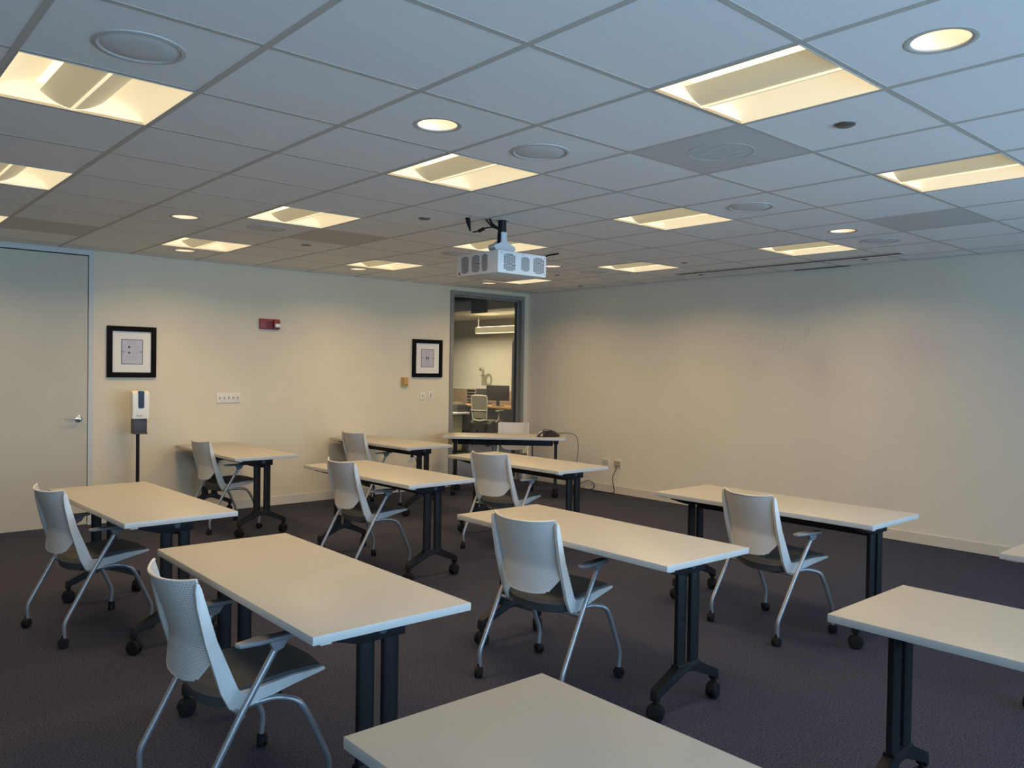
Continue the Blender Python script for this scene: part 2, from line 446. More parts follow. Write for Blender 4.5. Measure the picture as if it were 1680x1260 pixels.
# perforated vent panels
VT = {(2.5,.5):'nearest grey perforated ceiling vent, round duct showing through, below the largest square light',
 (6.5,.5):'grey perforated ceiling vent panel toward the right wall, by the right edge',
 (2.5,6.5):'grey perforated ceiling vent panel just right of the square light left of the projector',
 (-.5,8.5):'wide dark perforated ceiling vent panel near the tall door',
 (7.5,9.35):'faint perforated ceiling vent above the glazed opening in the corner'}
def make_vent():
    t = thing('ceiling_vent', 'x', 'vent')
    b = BM(); box(b, -.292, .292, -.291, .291, -.001, .004); obj('perforated_panel', b, vent_m, t, False)
    return t
ven = make_vent()
# sprinkler cover plates
SK = {(2.5,-.5):'largest dark round ceiling cover plate, right of the largest square light',
 (2.5,4.5):'small dark round ceiling cover plate left of the projector mount',
 (2.5,7.4):'small dark round ceiling cover plate near the vent left of the projector',
 (7.55,4.6):'small dark ceiling cover plate just right of a square light near the right wall',
 (7.4,7.3):'small dark ceiling cover plate right of the projector, below a downlight',
 (9.03,5.35):'tiny dark ceiling cover plate close to the right wall, left of the slot diffuser',
 (9.1,8.35):'tiny dark ceiling cover plate close to the right wall, nearest the corner',
 (9.0,2.4):'tiny dark ceiling cover plate beside the slot diffuser by the right wall'}
def make_plate():
    b = BM(); lathe(b, (0,0,0), [(.0001,-.010),(.034,-.009),(.042,-.004),(.043,.005)], 28)
    return tag(obj('sprinkler_cover', b, plate_m), 'x', 'sprinkler')
skp = make_plate()
index_children()
def scatter(proto, table, group, z=H, scale=None):
    for n, (ij, lab) in enumerate(table.items()):
        o = proto if n == 0 else copy_tree(proto)
        x, y = cell(*ij); o.location = (x, y, z); o['label'] = lab; o['group'] = group
        if scale and ij in scale: o.scale = (scale[ij],)*3
scatter(tro, TL, 'recessed square ceiling lights')
scatter(dwn, DL, 'recessed round downlights', H+.003)
scatter(spk, SP, 'round ceiling speakers', H+.003)
del VT[(7.5,9.35)]
scatter(ven, VT, 'perforated ceiling vents', H+.002)
scatter(skp, SK, 'ceiling cover plates', H+.002, {k: .75 for k in SK if k[0] > 7})
# parts seen through the nearest vent
v0 = ven
b = BM(); lathe(b, (0,0,0), [(.150,-.0014),(.150,-.0022),(.156,-.0022),(.156,-.0014)], 40)
for k, (x, y, l) in enumerate([(-.09,-.05,.10),(-.03,-.02,.09),(.03,-.06,.11),(.09,-.03,.08),(-.06,.06,.07),(.02,.07,.09),(.08,.06,.06)]):
    box(b, x-.004, x+.004, y-l/2, y+l/2, -.0024, -.0014)
obj('duct_ring', b, mat('dusty_duct', (.58,.58,.57), .7), v0, False)
# slot diffuser
t = thing('slot_diffuser', 'long thin double slot air diffuser in the ceiling parallel to the right wall', 'vent', (-.51, -4.08, H))
b = BM(); box(b, -.055, .055, -1.18, 1.18, -.006, .002, .001); obj('diffuser_frame', b, tee_m, t, False)
b = BM(); box(b, -.034, -.008, -1.165, 1.165, -.0075, -.004); box(b, .008, .034, -1.165, 1.165, -.0075, -.004); obj('slot', b, mat('slot_dark', (.10,.10,.10), .6), t, False)
b = BM(); box(b, -.03, -.0005, -4.55, -3.98, H-.004, H-.001); struct('gap_shade_strip', b, mat('gap_shade_black', (.01,.01,.01), .9))  # black strip painting in the shadow gap between ceiling and right wall

# ------------------------------------------------------------------ wall things
pg = gm.copy(); pg.name = 'picture_glass'
for n_ in pg.node_tree.nodes:
    if n_.type == 'FRESNEL': n_.inputs['IOR'].default_value = 1.12
    if n_.type == 'BSDF_GLOSSY': n_.inputs['Roughness'].default_value = .2
    if n_.type == 'BSDF_TRANSPARENT': n_.inputs[0].default_value = (.98,.98,.98,1)
def picture(name, label, x0, x1, z0, z1, kind):
    w, h = x1-x0, z1-z0
    t = thing(name, label, 'picture frame', ((x0+x1)/2, 0, z0), 0, 'black framed prints on the far wall')
    fwd = .048
    b = BM(); y0, y1 = -.026, -.001
    box(b, -w/2, -w/2+fwd, y0, y1, 0, h, .003); box(b, w/2-fwd, w/2, y0, y1, 0, h, .003)
    box(b, -w/2+fwd, w/2-fwd, y0, y1, 0, fwd, .003); box(b, -w/2+fwd, w/2-fwd, y0, y1, h-fwd, h, .003)
    obj('frame', b, blackfr_m, t)
    b = BM(); box(b, -w/2+fwd-.002, w/2-fwd+.002, -.010, -.002, fwd-.002, h-fwd+.002); obj('mount_board', b, mat_m, t, False)
    if kind == 0: px0, px1, pz0, pz1, ink = -.095, .100, .125, .365, navy_m
    else: px0, px1, pz0, pz1, ink = -.095, .098, .125, .348, redink_m
    b = BM(); box(b, px0, px1, -.0112, -.0098, pz0, pz1); pr_ = obj('print', b, paper_m, t, False)
    b = BM(); e = .006; yy = (-.0122, -.0110)
    box(b, px0, px0+e, *yy, pz0, pz1); box(b, px1-e, px1, *yy, pz0, pz1); box(b, px0, px1, *yy, pz0, pz0+e); box(b, px0, px1, *yy, pz1-e, pz1)
    zm = pz0+(pz1-pz0)*.5
    box(b, px0, px0+.032, *yy, zm-.003, zm+.003); box(b, px1-.032, px1, *yy, zm-.003, zm+.003)
    obj('printed_border', b, ink, pr_, False)
    b = BM(); rng = random.Random(kind+3)
    if kind == 0:
        cyl(b, (-.025, -.0116, pz1-.075), .011, .001, 'Y', 16); cyl(b, (-.025, -.0116, pz1-.130), .010, .001, 'Y', 16)
        box(b, -.038, -.012, -.0121, -.0111, pz1-.125, pz1-.122)
    else:
        for s in (-.013, .013):
            cyl(b, (s, -.0116, zm+.018), .006, .001, 'Y', 12); box(b, s-.006, s+.006, -.0121, -.0111, zm-.028, zm+.012)
            box(b, s-.010, s+.010, -.0121, -.0111, zm-.004, zm+.010)
    obj('pictogram', b, ink2_m if kind else navy_m, pr_, False)
    b = BM()
    rows = [(.030,.06),(.045,.10),(.07,.05),(.078,.05),(.128,.06),(.136,.05),(.165,.11),(.18,.09),(.195,.10)] if kind == 0 else [(.022,.085),(.036,.07),(.068,.055),(.078,.035),(.158,.10),(.17,.09),(.182,.08)]
    for dz, l in rows:
        xx = -l/2
        if kind == 0 and .06 < dz < .14: xx = -.003
        while xx < (l/2 if not (kind == 0 and .06 < dz < .14) else .06):
            q = rng.uniform(.006, .014); box(b, xx, xx+q, -.0119, -.0111, pz1-dz-.0022, pz1-dz+.0022); xx += q+.004
    obj('printed_text', b, ink_m, pr_, False)
    gp = bpy.data.materials.get('picture_glass')
    b = BM(); box(b, -w/2+fwd-.001, w/2-fwd+.001, -.0165, -.0155, fwd-.001, h-fwd+.001); obj('glass', b, gp, t, False)
picture('picture_frame', 'black framed notice with cream mat and navy bordered sheet, above the sanitizer stand', -5.394, -4.949, 1.378, 1.866, 0)
picture('picture_frame', 'black framed notice with cream mat and red bordered sheet, beside the glazed opening', -1.932, -1.484, 1.398, 1.866, 1)

# fire alarm
t = thing('fire_alarm', 'red fire alarm horn with clear strobe on the far wall', 'fire alarm', (-3.784, 0, 1.90))
b = BM(); box(b, -.111, .111, -.030, -.001, 0, .112, .008); obj('housing', b, red_m, t)
b = BM(); box(b, .035, .106, -.055, -.028, .008, .104, .008); obj('strobe_mount', b, red_m, t)
b = BM(); box(b, .045, .102, -.072, -.053, .022, .062, .008); obj('strobe_lens', b, strobe_m, t)
b = BM()
for k in range(6): box(b, -.04+.012*k, -.034+.012*k, -.0312, -.0298, .02, .09)
obj('horn_grille', b, mat('dark_red', (.10,.008,.008), .5), t, False)
# five gang switch plate
def wallplate(name, label, cat, cx, z0, w, h, n, m=ivory_m, dm=ivoryd_m, tw_=.010, th=.024, group=None):
    t = thing(name, label, cat, (cx, 0, z0), 0, group)
    b = BM(); box(b, -w/2, w/2, -.008, -.0005, 0, h, .002); obj('cover_plate', b, m, t)
    for k in range(n):
        x = (k-(n-1)/2)*(w/n*.94)
        b = BM(); prism(b, [(-.008,h/2-th/2),(-.008,h/2+th/2),(-.018,h/2+th/2-.004),(-.011,h/2-th/2)], 'X', x-tw_/2, x+tw_/2); obj('toggle', b, dm, t, False)
    return t
wallplate('light_switch', 'wide ivory wall plate with five toggles, below and left of the fire alarm', 'light switch', -4.219, 1.118, .253, .105, 5)
wallplate('light_switch', 'small ivory wall plate under the right picture frame, left of the pair', 'light switch', -1.772, 1.115, .07, .105, 1, group='small wall plates under the right picture')
wallplate('light_switch', 'small ivory wall plate under the right picture frame, nearest the glazed opening', 'light switch', -1.650, 1.115, .07, .110, 1, th=.06, group='small wall plates under the right picture')
# thermostat
t = thing('thermostat', 'small mustard yellow thermostat on the far wall, left of the right picture', 'thermostat', (-2.042, 0, 1.285))
b = BM(); box(b, -.044, .044, -.030, -.0005, 0, .112, .004); obj('cover', b, gold_m, t)
b = BM(); box(b, -.040, -.022, -.0315, -.029, .015, .100); box(b, -.012, .034, -.0315, -.029, .012, .024); obj('scale_window', b, goldd_m, t, False)
# outlet low on far wall (behind the second table)
t = thing('power_outlet', 'ivory outlet low on the far wall with a black plug, under the back centre table', 'outlet', (-1.93, 0, .36))
b = BM(); box(b, -.036, .036, -.007, -.0005, 0, .115, .002); obj('cover_plate', b, ivory_m, t)
b = BM(); box(b, -.012, .018, -.035, -.007, .055, .08, .004); tube(b, smooth_path([(.0,-.03,.067),(.03,-.06,.05),(.06,-.05,-.02),(.08,-.03,-.2),(.085,-.02,-.352)], rad=.03), .0035, 8); obj('plug', b, rubber_m, t)

# hand sanitizer dispenser on a stand
SX, SY = -5.178, -.25
t = thing('sanitizer_stand', 'black pole stand holding the white hand sanitizer dispenser against the far wall', 'stand', (SX, SY, 0))
b = BM(); cyl(b, (0,.02,.45), .016, .88, 'Z', 20); obj('pole', b, black_m, t)
b = BM(); cyl(b, (0,.02,.012), .15, .012, 'Z', 40); cyl(b, (0,.02,.0245), .03, .015, 'Z', 24); obj('base_plate', b, black_m, t)
b = BM(); box(b, -.06, .06, -.055, .035, .855, .995, .006); box(b, -.056, .056, -.085, -.05, .855, .868, .003); obj('drip_tray', b, dark_m, t)
b = BM(); box(b, -.05, .05, .018, .030, .99, 1.25, .002); obj('back_plate', b, dark_m, t, False)
t = thing('sanitizer_dispenser', 'white automatic hand sanitizer dispenser with dark blue window on a black stand', 'dispenser', (SX, SY, .998))
b = BM(); prism(b, [(.015,0),(.015,.258),(-.045,.258),(-.075,.235),(-.078,.08),(-.070,.0)], 'X', -.074, .074, .006)
obj('housing', b, disp_m, t)
b = BM(); prism(b, [(-.02,.258),(.02,.258),(.026,.25),(.026,.11),(.018,.098),(-.018,.098),(-.026,.11),(-.026,.25)], 'Y', -.0805, -.060); obj('level_window', b, bluewin_m, t)
b = BM(); box(b, -.038,-.030,-.0785,-.070,.028,.034); box(b, -.015,.01,-.0785,-.070,.028,.032); obj('indicator', b, dark_m, t, False)

# right wall outlets and cables
def outlet_right(label, y, z0, w, h, slots):
    t = thing('power_outlet', label, 'outlet', (0, y, z0), 0, 'outlets low on the right wall')
    b = BM(); box(b, -.007, -.0005, -w/2, w/2, 0, h, .002); obj('cover_plate', b, ivory_m, t)
    if slots:
        b = BM(); box(b, -.012, -.0065, -w/2+.012, w/2-.012, .016, h-.018); obj('socket_face', b, mat('socket_ivory', (.42,.38,.31), .5), t, False)
        b = BM()
        for (yy, zz, s) in ((.024,.075,.008),(-.015,.058,.014),(.018,.058,.006),(-.03,.085,.007),(-.035,.028,.012),(.028,.028,.010),(-.006,.028,.010)): box(b, -.0135, -.0115, yy-s/2, yy+s/2, zz-s/2, zz+s/2)
        obj('socket_slot', b, slot_m, t, False)
    else:
        b = BM(); box(b, -.009, -.0065, -w/2+.018, w/2-.018, .022, h-.022); obj('blank_insert', b, mat('blank_insert', (.50,.47,.38), .5), t, False)
outlet_right('blank ivory wall plate low on the right wall, nearer the corner', -1.47, .318, .125, .105, False)
outlet_right('double socket plate with dark ports low on the right wall', -1.665, .315, .125, .105, True)
b = BM(); tube(b, smooth_path([(-.014,-1.655,.345),(-.022,-1.66,.30),(-.03,-1.60,.19),(-.02,-1.62,.09),(-.016,-1.635,.0045),(-.06,-1.60,.0045),(-.10,-1.35,.0045)], rad=.06), .004, 8)
tag(obj('network_cable', b, rubber_m), 'thin black cable dropping from the double socket to the floor on the right wall', 'cable')
b = BM(); tube(b, smooth_path([(-.035,-.85,.005),(-.04,-1.0,.01),(-.035,-1.12,.085),(-.03,-1.22,.12),(-.03,-1.32,.08),(-.04,-1.30,.005),(-.08,-1.15,.005),(-.06,-1.0,.005),(-.05,-.92,.06),(-.04,-.86,.09),(-.035,-.80,.005)], rad=.07), .0045, 8)
tag(obj('cable_loop', b, rubber_m), 'loop of black cable lying on the floor against the right wall baseboard', 'cable')
# faint marker traces on the writable right wall
def trace(pts, m, r): 
    b = BM(); tube(b, smooth_path([(-.0008, y, z) for y, z in pts], rad=.03), r, 4, flat=.25); return b
nt = board_m.node_tree; bs = nt.nodes['Principled BSDF']
src = bs.inputs['Base Color'].links[0].from_socket
tc = nt.nodes.new('ShaderNodeTexCoord')
def smudge(src, cy, cz, ry, rz, col, amt, nscale=3):
    mp = nt.nodes.new('ShaderNodeMapping'); mp.vector_type = 'POINT'; mp.inputs['Location'].default_value = (0, -cy/ry, -cz/rz); mp.inputs['Scale'].default_value = (0, 1/ry, 1/rz)
    nt.links.new(tc.outputs['Object'], mp.inputs[0])
    g = nt.nodes.new('ShaderNodeTexGradient'); g.gradient_type = 'QUADRATIC_SPHERE'; nt.links.new(mp.outputs[0], g.inputs[0])
    n = nt.nodes.new('ShaderNodeTexNoise'); n.inputs['Scale'].default_value = nscale; nt.links.new(tc.outputs['Object'], n.inputs[0])
    mu = nt.nodes.new('ShaderNodeMath'); mu.operation = 'MULTIPLY'; nt.links.new(g.outputs['Fac'], mu.inputs[0]); nt.links.new(n.outputs['Fac'], mu.inputs[1])
    m2 = nt.nodes.new('ShaderNodeMath'); m2.operation = 'MULTIPLY'; m2.use_clamp = True; nt.links.new(mu.outputs[0], m2.inputs[0]); m2.inputs[1].default_value = amt*2
    mc = nt.nodes.new('ShaderNodeMix'); mc.data_type = 'RGBA'; nt.links.new(m2.outputs[0], mc.inputs['Factor']); nt.links.new(src, mc.inputs['A']); mc.inputs['B'].default_value = (*col, 1)
    return mc.outputs['Result']
src = smudge(src, -5.15, 1.75, .75, .45, (.64,.53,.54), .6)
src = smudge(src, -3.55, 1.62, .35, .28, (.58,.50,.45), .3, 9)
src = smudge(src, -4.25, 1.55, .5, .5, (.56,.52,.49), .4, 5)
nt.links.new(src, bs.inputs['Base Color'])
faint = mat('faint_marker_trace', (.50,.44,.40), .5)
b = BM()
for pts in ([(-4.10,1.86),(-4.105,1.95),(-4.13,2.0),(-4.15,1.92),(-4.10,1.84)],[(-3.93,1.72),(-3.94,1.80),(-3.96,1.86)],[(-3.86,1.74),(-3.88,1.90)],[(-3.60,1.80),(-3.605,1.9)],[(-3.1,1.88),(-3.25,1.93),(-3.38,1.90),(-3.5,1.88)],[(-2.95,1.84),(-3.15,1.82),(-3.35,1.86)],[(-3.72,1.62),(-3.78,1.52)],[(-5.85,1.62),(-5.88,1.615)]):
    bb = [(-.0008, y, z) for y, z in pts]; tube(b, smooth_path(bb, rad=.03), .0016, 4, flat=.3)
tag(obj('wall_marker_trace', b, faint), 'faint leftover marker scribbles on the blank right wall', 'marker trace')

# ------------------------------------------------------------------ projector
t = thing('projector', 'white ceiling mounted projector with slotted grilles hanging on a black pole', 'projector', (-3.85, -3.90, 0))
Z0, Z1 = 2.158, 2.312
b = BM(); box(b, -.225, .225, -.225, .225, Z0, Z1, .014); obj('body', b, projw_m, t)
def grille(face, c, w, h, cols, rows, cut=True):
    b = BM()
    cw = w/cols; rh = h/rows
    for i in range(cols):
        for j in range(rows):
            if cut and (i in (0, cols-1)) and (j in (0, rows-1) or (cols > 6 and j in (1, rows-2))): continue
            a0 = c-w/2+i*cw+cw*.07; a1 = a0+cw*.86; q0 = (Z0+Z1)/2-h/2+j*rh+rh*.2; q1 = q0+rh*.6
            if face == 'X': box(b, -.2262, -.2245, a0, a1, q0, q1)
            else: box(b, a0, a1, -.2262, -.2245, q0, q1)
    obj('vent_grille', b, slot_m, t, False)
for c, w in ((.130,.082),(.012,.085),(-.085,.062)): grille('X', c, w, .118, 5, 13)
for c, w, h in ((-.122,.105,.118),(.022,.078,.098),(.148,.105,.112)): grille('Y', c, w, h, 5, 13)
b = BM(); box(b, -.2275, -.224, .185, .2, Z0+.012, Z0+.03, .001); obj('badge', b, dark_m, t, False)
b = BM()
for x, z in ((-.195,Z1-.02),(.205,Z1-.02),(.205,Z0+.02),(.0,Z1-.012)): cyl(b, (x,-.2262,z), .0035, .002, 'Y', 12)
obj('screw', b, slot_m, t, False)
b = BM()
prism(b, [(-.075,Z1-.002),(.075,Z1-.002),(.075,Z1+.03),(.098,Z1+.045),(.098,Z1+.062),(.078,Z1+.075),(.045,Z1+.078),(.036,Z1+.10),(-.036,Z1+.10),(-.045,Z1+.078),(-.078,Z1+.075),(-.098,Z1+.062),(-.098,Z1+.045),(-.075,Z1+.03)], 'Y', -.036, .036, .005)
cyl(b, (0,0,Z1+.125), .036, .075, 'Z', 28)
obj('mount_bracket', b, white_m, t)
b = BM(); cyl(b, (0,0,(H+Z1+.13)/2+.003), .029, H-Z1-.12, 'Z', 28); obj('pole', b, black_m, t)
b = BM(); lathe(b, (0,0,H), [(.029,.0),(.05,-.001),(.052,.004)], 32); obj('ceiling_collar', b, trim_m, t)
b = BM()
tube(b, smooth_path([(-.10,.02,H+.004),(-.085,.01,H-.035),(-.03,-.005,H-.06),(-.04,-.01,H-.13),(-.045,-.01,Z1+.05)], rad=.04), .008, 8)
tube(b, smooth_path([(-.12,.04,H+.004),(-.08,.02,H-.05),(-.035,-.02,H-.07),(-.04,-.03,H-.12),(-.05,-.03,Z1+.03)], rad=.04), .006, 8)
tube(b, smooth_path([(-.06,.005,H-.052),(-.12,.03,H-.06),(-.16,.055,H-.085),(-.205,.075,H-.098)], rad=.03), .005, 8)
tube(b, [(-.13,.04,H-.066),(-.165,.06,H-.088)], .012, 8)
tube(b, smooth_path([(-.215,.09,H-.09),(-.222,.095,H-.05),(-.232,.10,H+.004)], rad=.02), .006, 8, .017)
cyl(b, (-.06,.0,Z1+.006), .02, .02)
obj('cable', b, rubber_m, t)
b = BM(); tube(b, smooth_path([(-2.42,-2.72,H-.012),(-2.43,-2.80,H-.03),(-2.45,-2.90,H-.004),(-2.50,-3.1,H-.012)], rad=.05), .007, 8); box(b, -2.44,-2.40,-2.74,-2.68,H-.02,H)
tag(obj('ceiling_cable', b, rubber_m), 'short black cable sticking out of the ceiling tile right of the projector', 'cable')

# ------------------------------------------------------------------ tables
TH = .71
def caster(r, w, hood=True):
    b = BM()
    for s in (-1, 1):
        lathe(b, (0, s*w*.28, r), [(.0001, s*w*.22), (r*.55, s*w*.22), (r*.9, s*w*.17), (r, s*w*.06), (r, -s*w*.12), (r*.9, -s*w*.16), (.0001, -s*w*.16)], 24, 'Y')
    n = 10                   # hood over the wheels
    pts = [(r*1.07*math.cos(PI*k/n*.95+.15), r+r*1.07*math.sin(PI*k/n*.95+.15)) for k in range(n+1)]
    inn = [(r*.45*math.cos(PI*k/n*.95+.15), r+r*.45*math.sin(PI*k/n*.95+.15)) for k in range(n, -1, -1)]
    prism(b, pts+inn, 'Y', -w*.13, w*.13)
    cyl(b, (0, 0, r*2.2), r*.3, r*.7, 'Z', 14)
    return b
def make_table():
    t = thing('folding_table', 'x', 'table')
    Lh, Wh, zb = .73, .295, TH-.027
    b = BM(); box(b, -Wh, Wh, -Lh, Lh, zb, TH, .0022); o = obj('tabletop', b, [top_m, edge_m], t)
    for p in o.data.polygons:
        if abs(p.normal.z) < .8: p.material_index = 1
    b = BM(); box(b, -.02, .045, -.575, .575, zb-.088, zb-.001, .003); obj('beam', b, black_m, t)
    for s in (-1, 1):
        y = s*.61
        b = BM()
        for q in (-1, 1):     # twin oval posts
            xc = q*.0465
            prism(b, [(xc+.0305*math.cos(a)*(1 if abs(math.cos(a)) > .1 else 1), y+.018*(abs(math.sin(a))**.6)*(1 if math.sin(a) > 0 else -1)) for a in [2*PI*k/20 for k in range(20)]], 'Z', .20, zb-.03)
        prism(b, [(-.078,.215),(-.078,.20),(-.215,.140),(-.222,.128),(-.222,.088),(-.200,.088),(-.196,.108),(-.02,.178),(.02,.178),(.196,.108),(.200,.088),(.222,.088),(.222,.128),(.215,.140),(.078,.20),(.078,.215)], 'Y', y-.0195, y+.0195, .003)
        lg = obj('leg', b, black_m, t)
        for q in (-1, 1):
            c = obj('caster', caster(.038, .052), rubber_m, lg); c.location = (q*.205, y, 0); c.rotation_euler = (0, 0, R(35*q+20*s))
        b = BM(); prism(b, [(-.25,zb-.001),(.088,zb-.001),(.088,zb-.062),(-.088,zb-.062),(-.25,zb-.014)], 'Y', y-.03, y+.03, .002)
        br = obj('hinge_bracket', b, black_m, t)
        b = BM(); cyl(b, (0, y+s*.030, zb-.028), .016, .008, 'Y', 20); obj('pivot_knob', b, mat('worn_knob', (.05,.055,.065), .35) if 'worn_knob' not in MATS else MATS['worn_knob'], br)
        b = BM(); box(b, -.262, -.225, min(s*.66, s*.715), max(s*.66, s*.715), zb-.010, zb-.0005, .001); obj('support_rail', b, rail_m, t)
    return t
TABLES = [  # x, y, rotation, label
 (-6.122,-5.353,-.97,'large white training table in the left foreground'),
 (-4.573,-5.462,-1.25,'white training table at the centre, a mesh chair at its left side'),
 (-2.988,-5.578,0,'white training table closest to the blank right wall, a chair tucked at its middle'),
 (-6.073,-3.213,1.5,'white training table near the tall door, behind the front left table'),
 (-4.175,-2.931,1.5,'white training table in the middle row centre, left of the one with the projector above'),
 (-2.766,-2.978,0,'white training table just in front of the instructor table'),
 (-4.466,-.765,0,'white training table against the far wall below the five toggle plate'),
 (-2.741,-.765,2.0,'white training table against the far wall below the right picture'),
 (-1.144,-.865,225.2,'white instructor table standing diagonally before the glazed corner, with the conference phone'),
 (-6.395,-7.435,-.5,'white training table cut off at the bottom of the photo, nearest the camera'),
 (-4.69,-7.66,0,'white training table in the right foreground, running out of the right edge'),
 (-3.17,-7.70,0,'white training table of which only a tip shows at the right edge')]
tab = make_table(); index_children()
for n, (x, y, a, lab) in enumerate(TABLES):
    o = tab if n == 0 else copy_tree(tab)
    o.location = (x, y, 0); o.rotation_euler = (0, 0, R(a)); o['label'] = lab; o['group'] = 'white folding training tables'

# ------------------------------------------------------------------ chairs (local +X is forward)
def lineu(z): return -.212 + (.81-z)*.285
def make_chair():
    t = thing('training_chair', 'x', 'chair')
    # perforated shell
    b = BM()
    def half(z):
        if z > .565: return .186
        k = (.565-z)/.10; return .186-.074*min(1, k)**1.1
    def f(z, s):
        w = half(z); v = s*w
        c = (abs(v)/.186)
        low = max(0, (.59-z))
        base = lineu(z) - (.048 + .016*max(0, (z-.66)/.15))*(1-c**2.2) - .36*low
        zz = z + .012*c**3*max(0, (z-.70)/.11) + (.012*abs(s)**2.5 if z < .485 else 0)
        return (base, v, zz)
    zs = [.465,.469,.475,.485,.50,.515,.53,.545,.56,.575,.59,.61,.63,.66,.70,.74,.77,.79,.803,.81]
    sheet(b, f, zs, [k/16 for k in range(-16, 17)], .006, (1,0,0)); sh = obj('backrest', b, shell_m, t)
    # solid lip along the top and bottom edge of the shell
    b = BM()
    tube(b, [f(.812, k/14) for k in range(-14, 15)], .0055, 8); obj('top_lip', b, white_m, sh); b = BM()
    tube(b, [f(z, -1) for z in reversed(zs) if z < .58] + [f(.466, k/14) for k in range(-13, 14)] + [f(z, 1) for z in zs if z < .58], .0044, 8)
    obj('bottom_lip', b, white_m, sh)
    # L shaped side frames
    for s in (-1, 1):
        b = BM()
        P = [(-.219,.813),(-.210,.815),(-.203,.800),(-.150,.620),(-.078,.440),(-.062,.428),(-.02,.430),(.12,.442),(.243,.442),(.247,.436),(.243,.430),(.12,.410),(.02,.388),(-.06,.373),(-.088,.371),(-.108,.385),(-.135,.44),(-.19,.62),(-.217,.74),(-.223,.79)]
        prism(b, P, 'Y', s*.184 if s > 0 else -.201, .201 if s > 0 else -.184, .002)
        obj('side_frame', b, white_m, t)
    # upholstered seat pan
    b = BM(); rings = []
    for k in range(-10, 11):
        s = k/10; v = s*.181; q = 1-s*s; g = 1-abs(s)**3
        P = [(-.085-.045*q, .432-.006*q), (-.105-.045*q, .415-.01*q), (-.10-.04*q, .392-.028*g), (-.06, .380-.034*g), (.05, .390-.026*g), (.16, .415-.014*g), (.232+.022*q, .428-.003*g), (.246+.024*q, .438), (.235+.022*q, .449), (.12, .453-.008*q), (0, .447-.014*q), (-.055-.02*q, .438-.012*q)]
        rings.append([b.verts.new((u, v, z)) for u, z in P])
    for A, B_ in zip(rings, rings[1:]):
        for k in range(12): b.faces.new((A[k], A[(k+1) % 12], B_[(k+1) % 12], B_[k]))
    b.faces.new(rings[0]); b.faces.new(rings[-1][::-1])
    seat = obj('seat', b, seat_m, t)
    # tubes
    b = BM(); tube(b, [(-.085,-.25,.372),(-.085,.25,.372)], .0095, 12); tube(b, [(.03,-.20,.382),(.03,.20,.382)], .009, 12)
    box(b, -.09, .08, -.19, -.17, .368, .385); box(b, -.09, .08, .17, .19, .368, .385)
    obj('under_frame', b, alu_m, t)
    for s in (-1, 1):
        b = BM(); tube(b, smooth_path([(.040,s*.252,.590),(-.090,s*.252,.383),(-.237,s*.252,.125),(-.234,s*.252,.052)], rad=.03), .0115, 14)
        lg = obj('leg', b, alu_m, t)
        c = obj('caster', caster(.0265, .040), rubber_m, lg); c.location = (-.240, s*.252, 0); c.rotation_euler = (0,0,R(25*s+8))
        b = BM(); tube(b, smooth_path([(-.06,s*.185,.378),(.06,s*.20,.384),(.118,s*.245,.372),(.150,s*.252,.315),(.238,s*.252,.125),(.230,s*.252,.052)], rad=.035), .0115, 14)
        lg = obj('leg', b, alu_m, t)
        c = obj('caster', caster(.0265, .040), rubber_m, lg); c.location = (.234, s*.252, 0); c.rotation_euler = (0,0,R(-30*s+100))
        b = BM()
        P = [(-.112,-.006),(-.104,-.018),(-.04,-.026),(.085,-.026),(.100,-.016),(.100,.016),(.085,.026),(-.04,.026),(-.104,.018),(-.112,.006)]
        prism(b, [(u, s*.252+v) for u, v in P], 'Z', .600, .614, .005)
        prism(b, [(.0,.597),(.07,.597),(.052,.570),(.022,.560)], 'Y', s*.252-.0125, s*.252+.0125, .003)
        obj('armrest', b, pad_m, t)
    return t
CHAIRS = [
 (-6.413,-5.469,2,'white mesh back chair in the left foreground, tucked at the front left table'),
 (-4.797,-5.414,8,'white mesh back chair at the centre of the room, tucked at the centre table'),
 (-3.224,-5.687,-10.8,'white mesh back chair at the table closest to the blank right wall'),
 (-6.322,-3.212,8.8,'white mesh back chair at the far left, in front of the tall door'),
 (-4.347,-2.939,.3,'white mesh back chair at the middle row centre table'),
 (-3.098,-3.11,11,'white mesh back chair at the table in front of the instructor table'),
 (-4.605,-.853,2,'white mesh back chair against the far wall below the five toggle plate'),
 (-2.94,-.69,5,'white mesh back chair against the far wall between the thermostat and the fire alarm'),
 (-.73,-.53,226,'white mesh back chair behind the instructor table, facing the room')]
ch = make_chair(); index_children()
for n, (x, y, a, lab) in enumerate(CHAIRS):
    o = ch if n == 0 else copy_tree(ch)
    o.location = (x, y, 0); o.rotation_euler = (0, 0, R(a)); o['label'] = lab; o['group'] = 'white mesh back training chairs'

# conference phone with cord
t = thing('conference_phone', 'black conference phone on the right end of the instructor table', 'phone', (-.80,-1.22,TH), R(-45))
b = BM()
n = 36; rings = []
for rk, z in ((0,.082),(.045,.080),(.085,.062),(.118,.036),(.138,.012),(.130,.001)):
    rings.append([b.verts.new(((rk*(1+.22*math.cos(3*a)))*math.cos(a), (rk*(1+.22*math.cos(3*a)))*math.sin(a), z)) for a in [2*PI*k/n for k in range(n)]])
for A, B_ in zip(rings, rings[1:]):
    for k in range(n): b.faces.new((A[k], A[(k+1) % n], B_[(k+1) % n], B_[k]))
b.faces.new(rings[-1]); bmesh.ops.remove_doubles(b, verts=b.verts, dist=1e-5)
obj('body', b, mat('phone_plastic', (.018,.016,.018), .3), t)
b = BM(); box(b, -.035, .035, -.075, -.025, .070, .0825, .004); obj('display', b, mat('phone_display', (.20,.20,.19), .25), t)
b = BM()
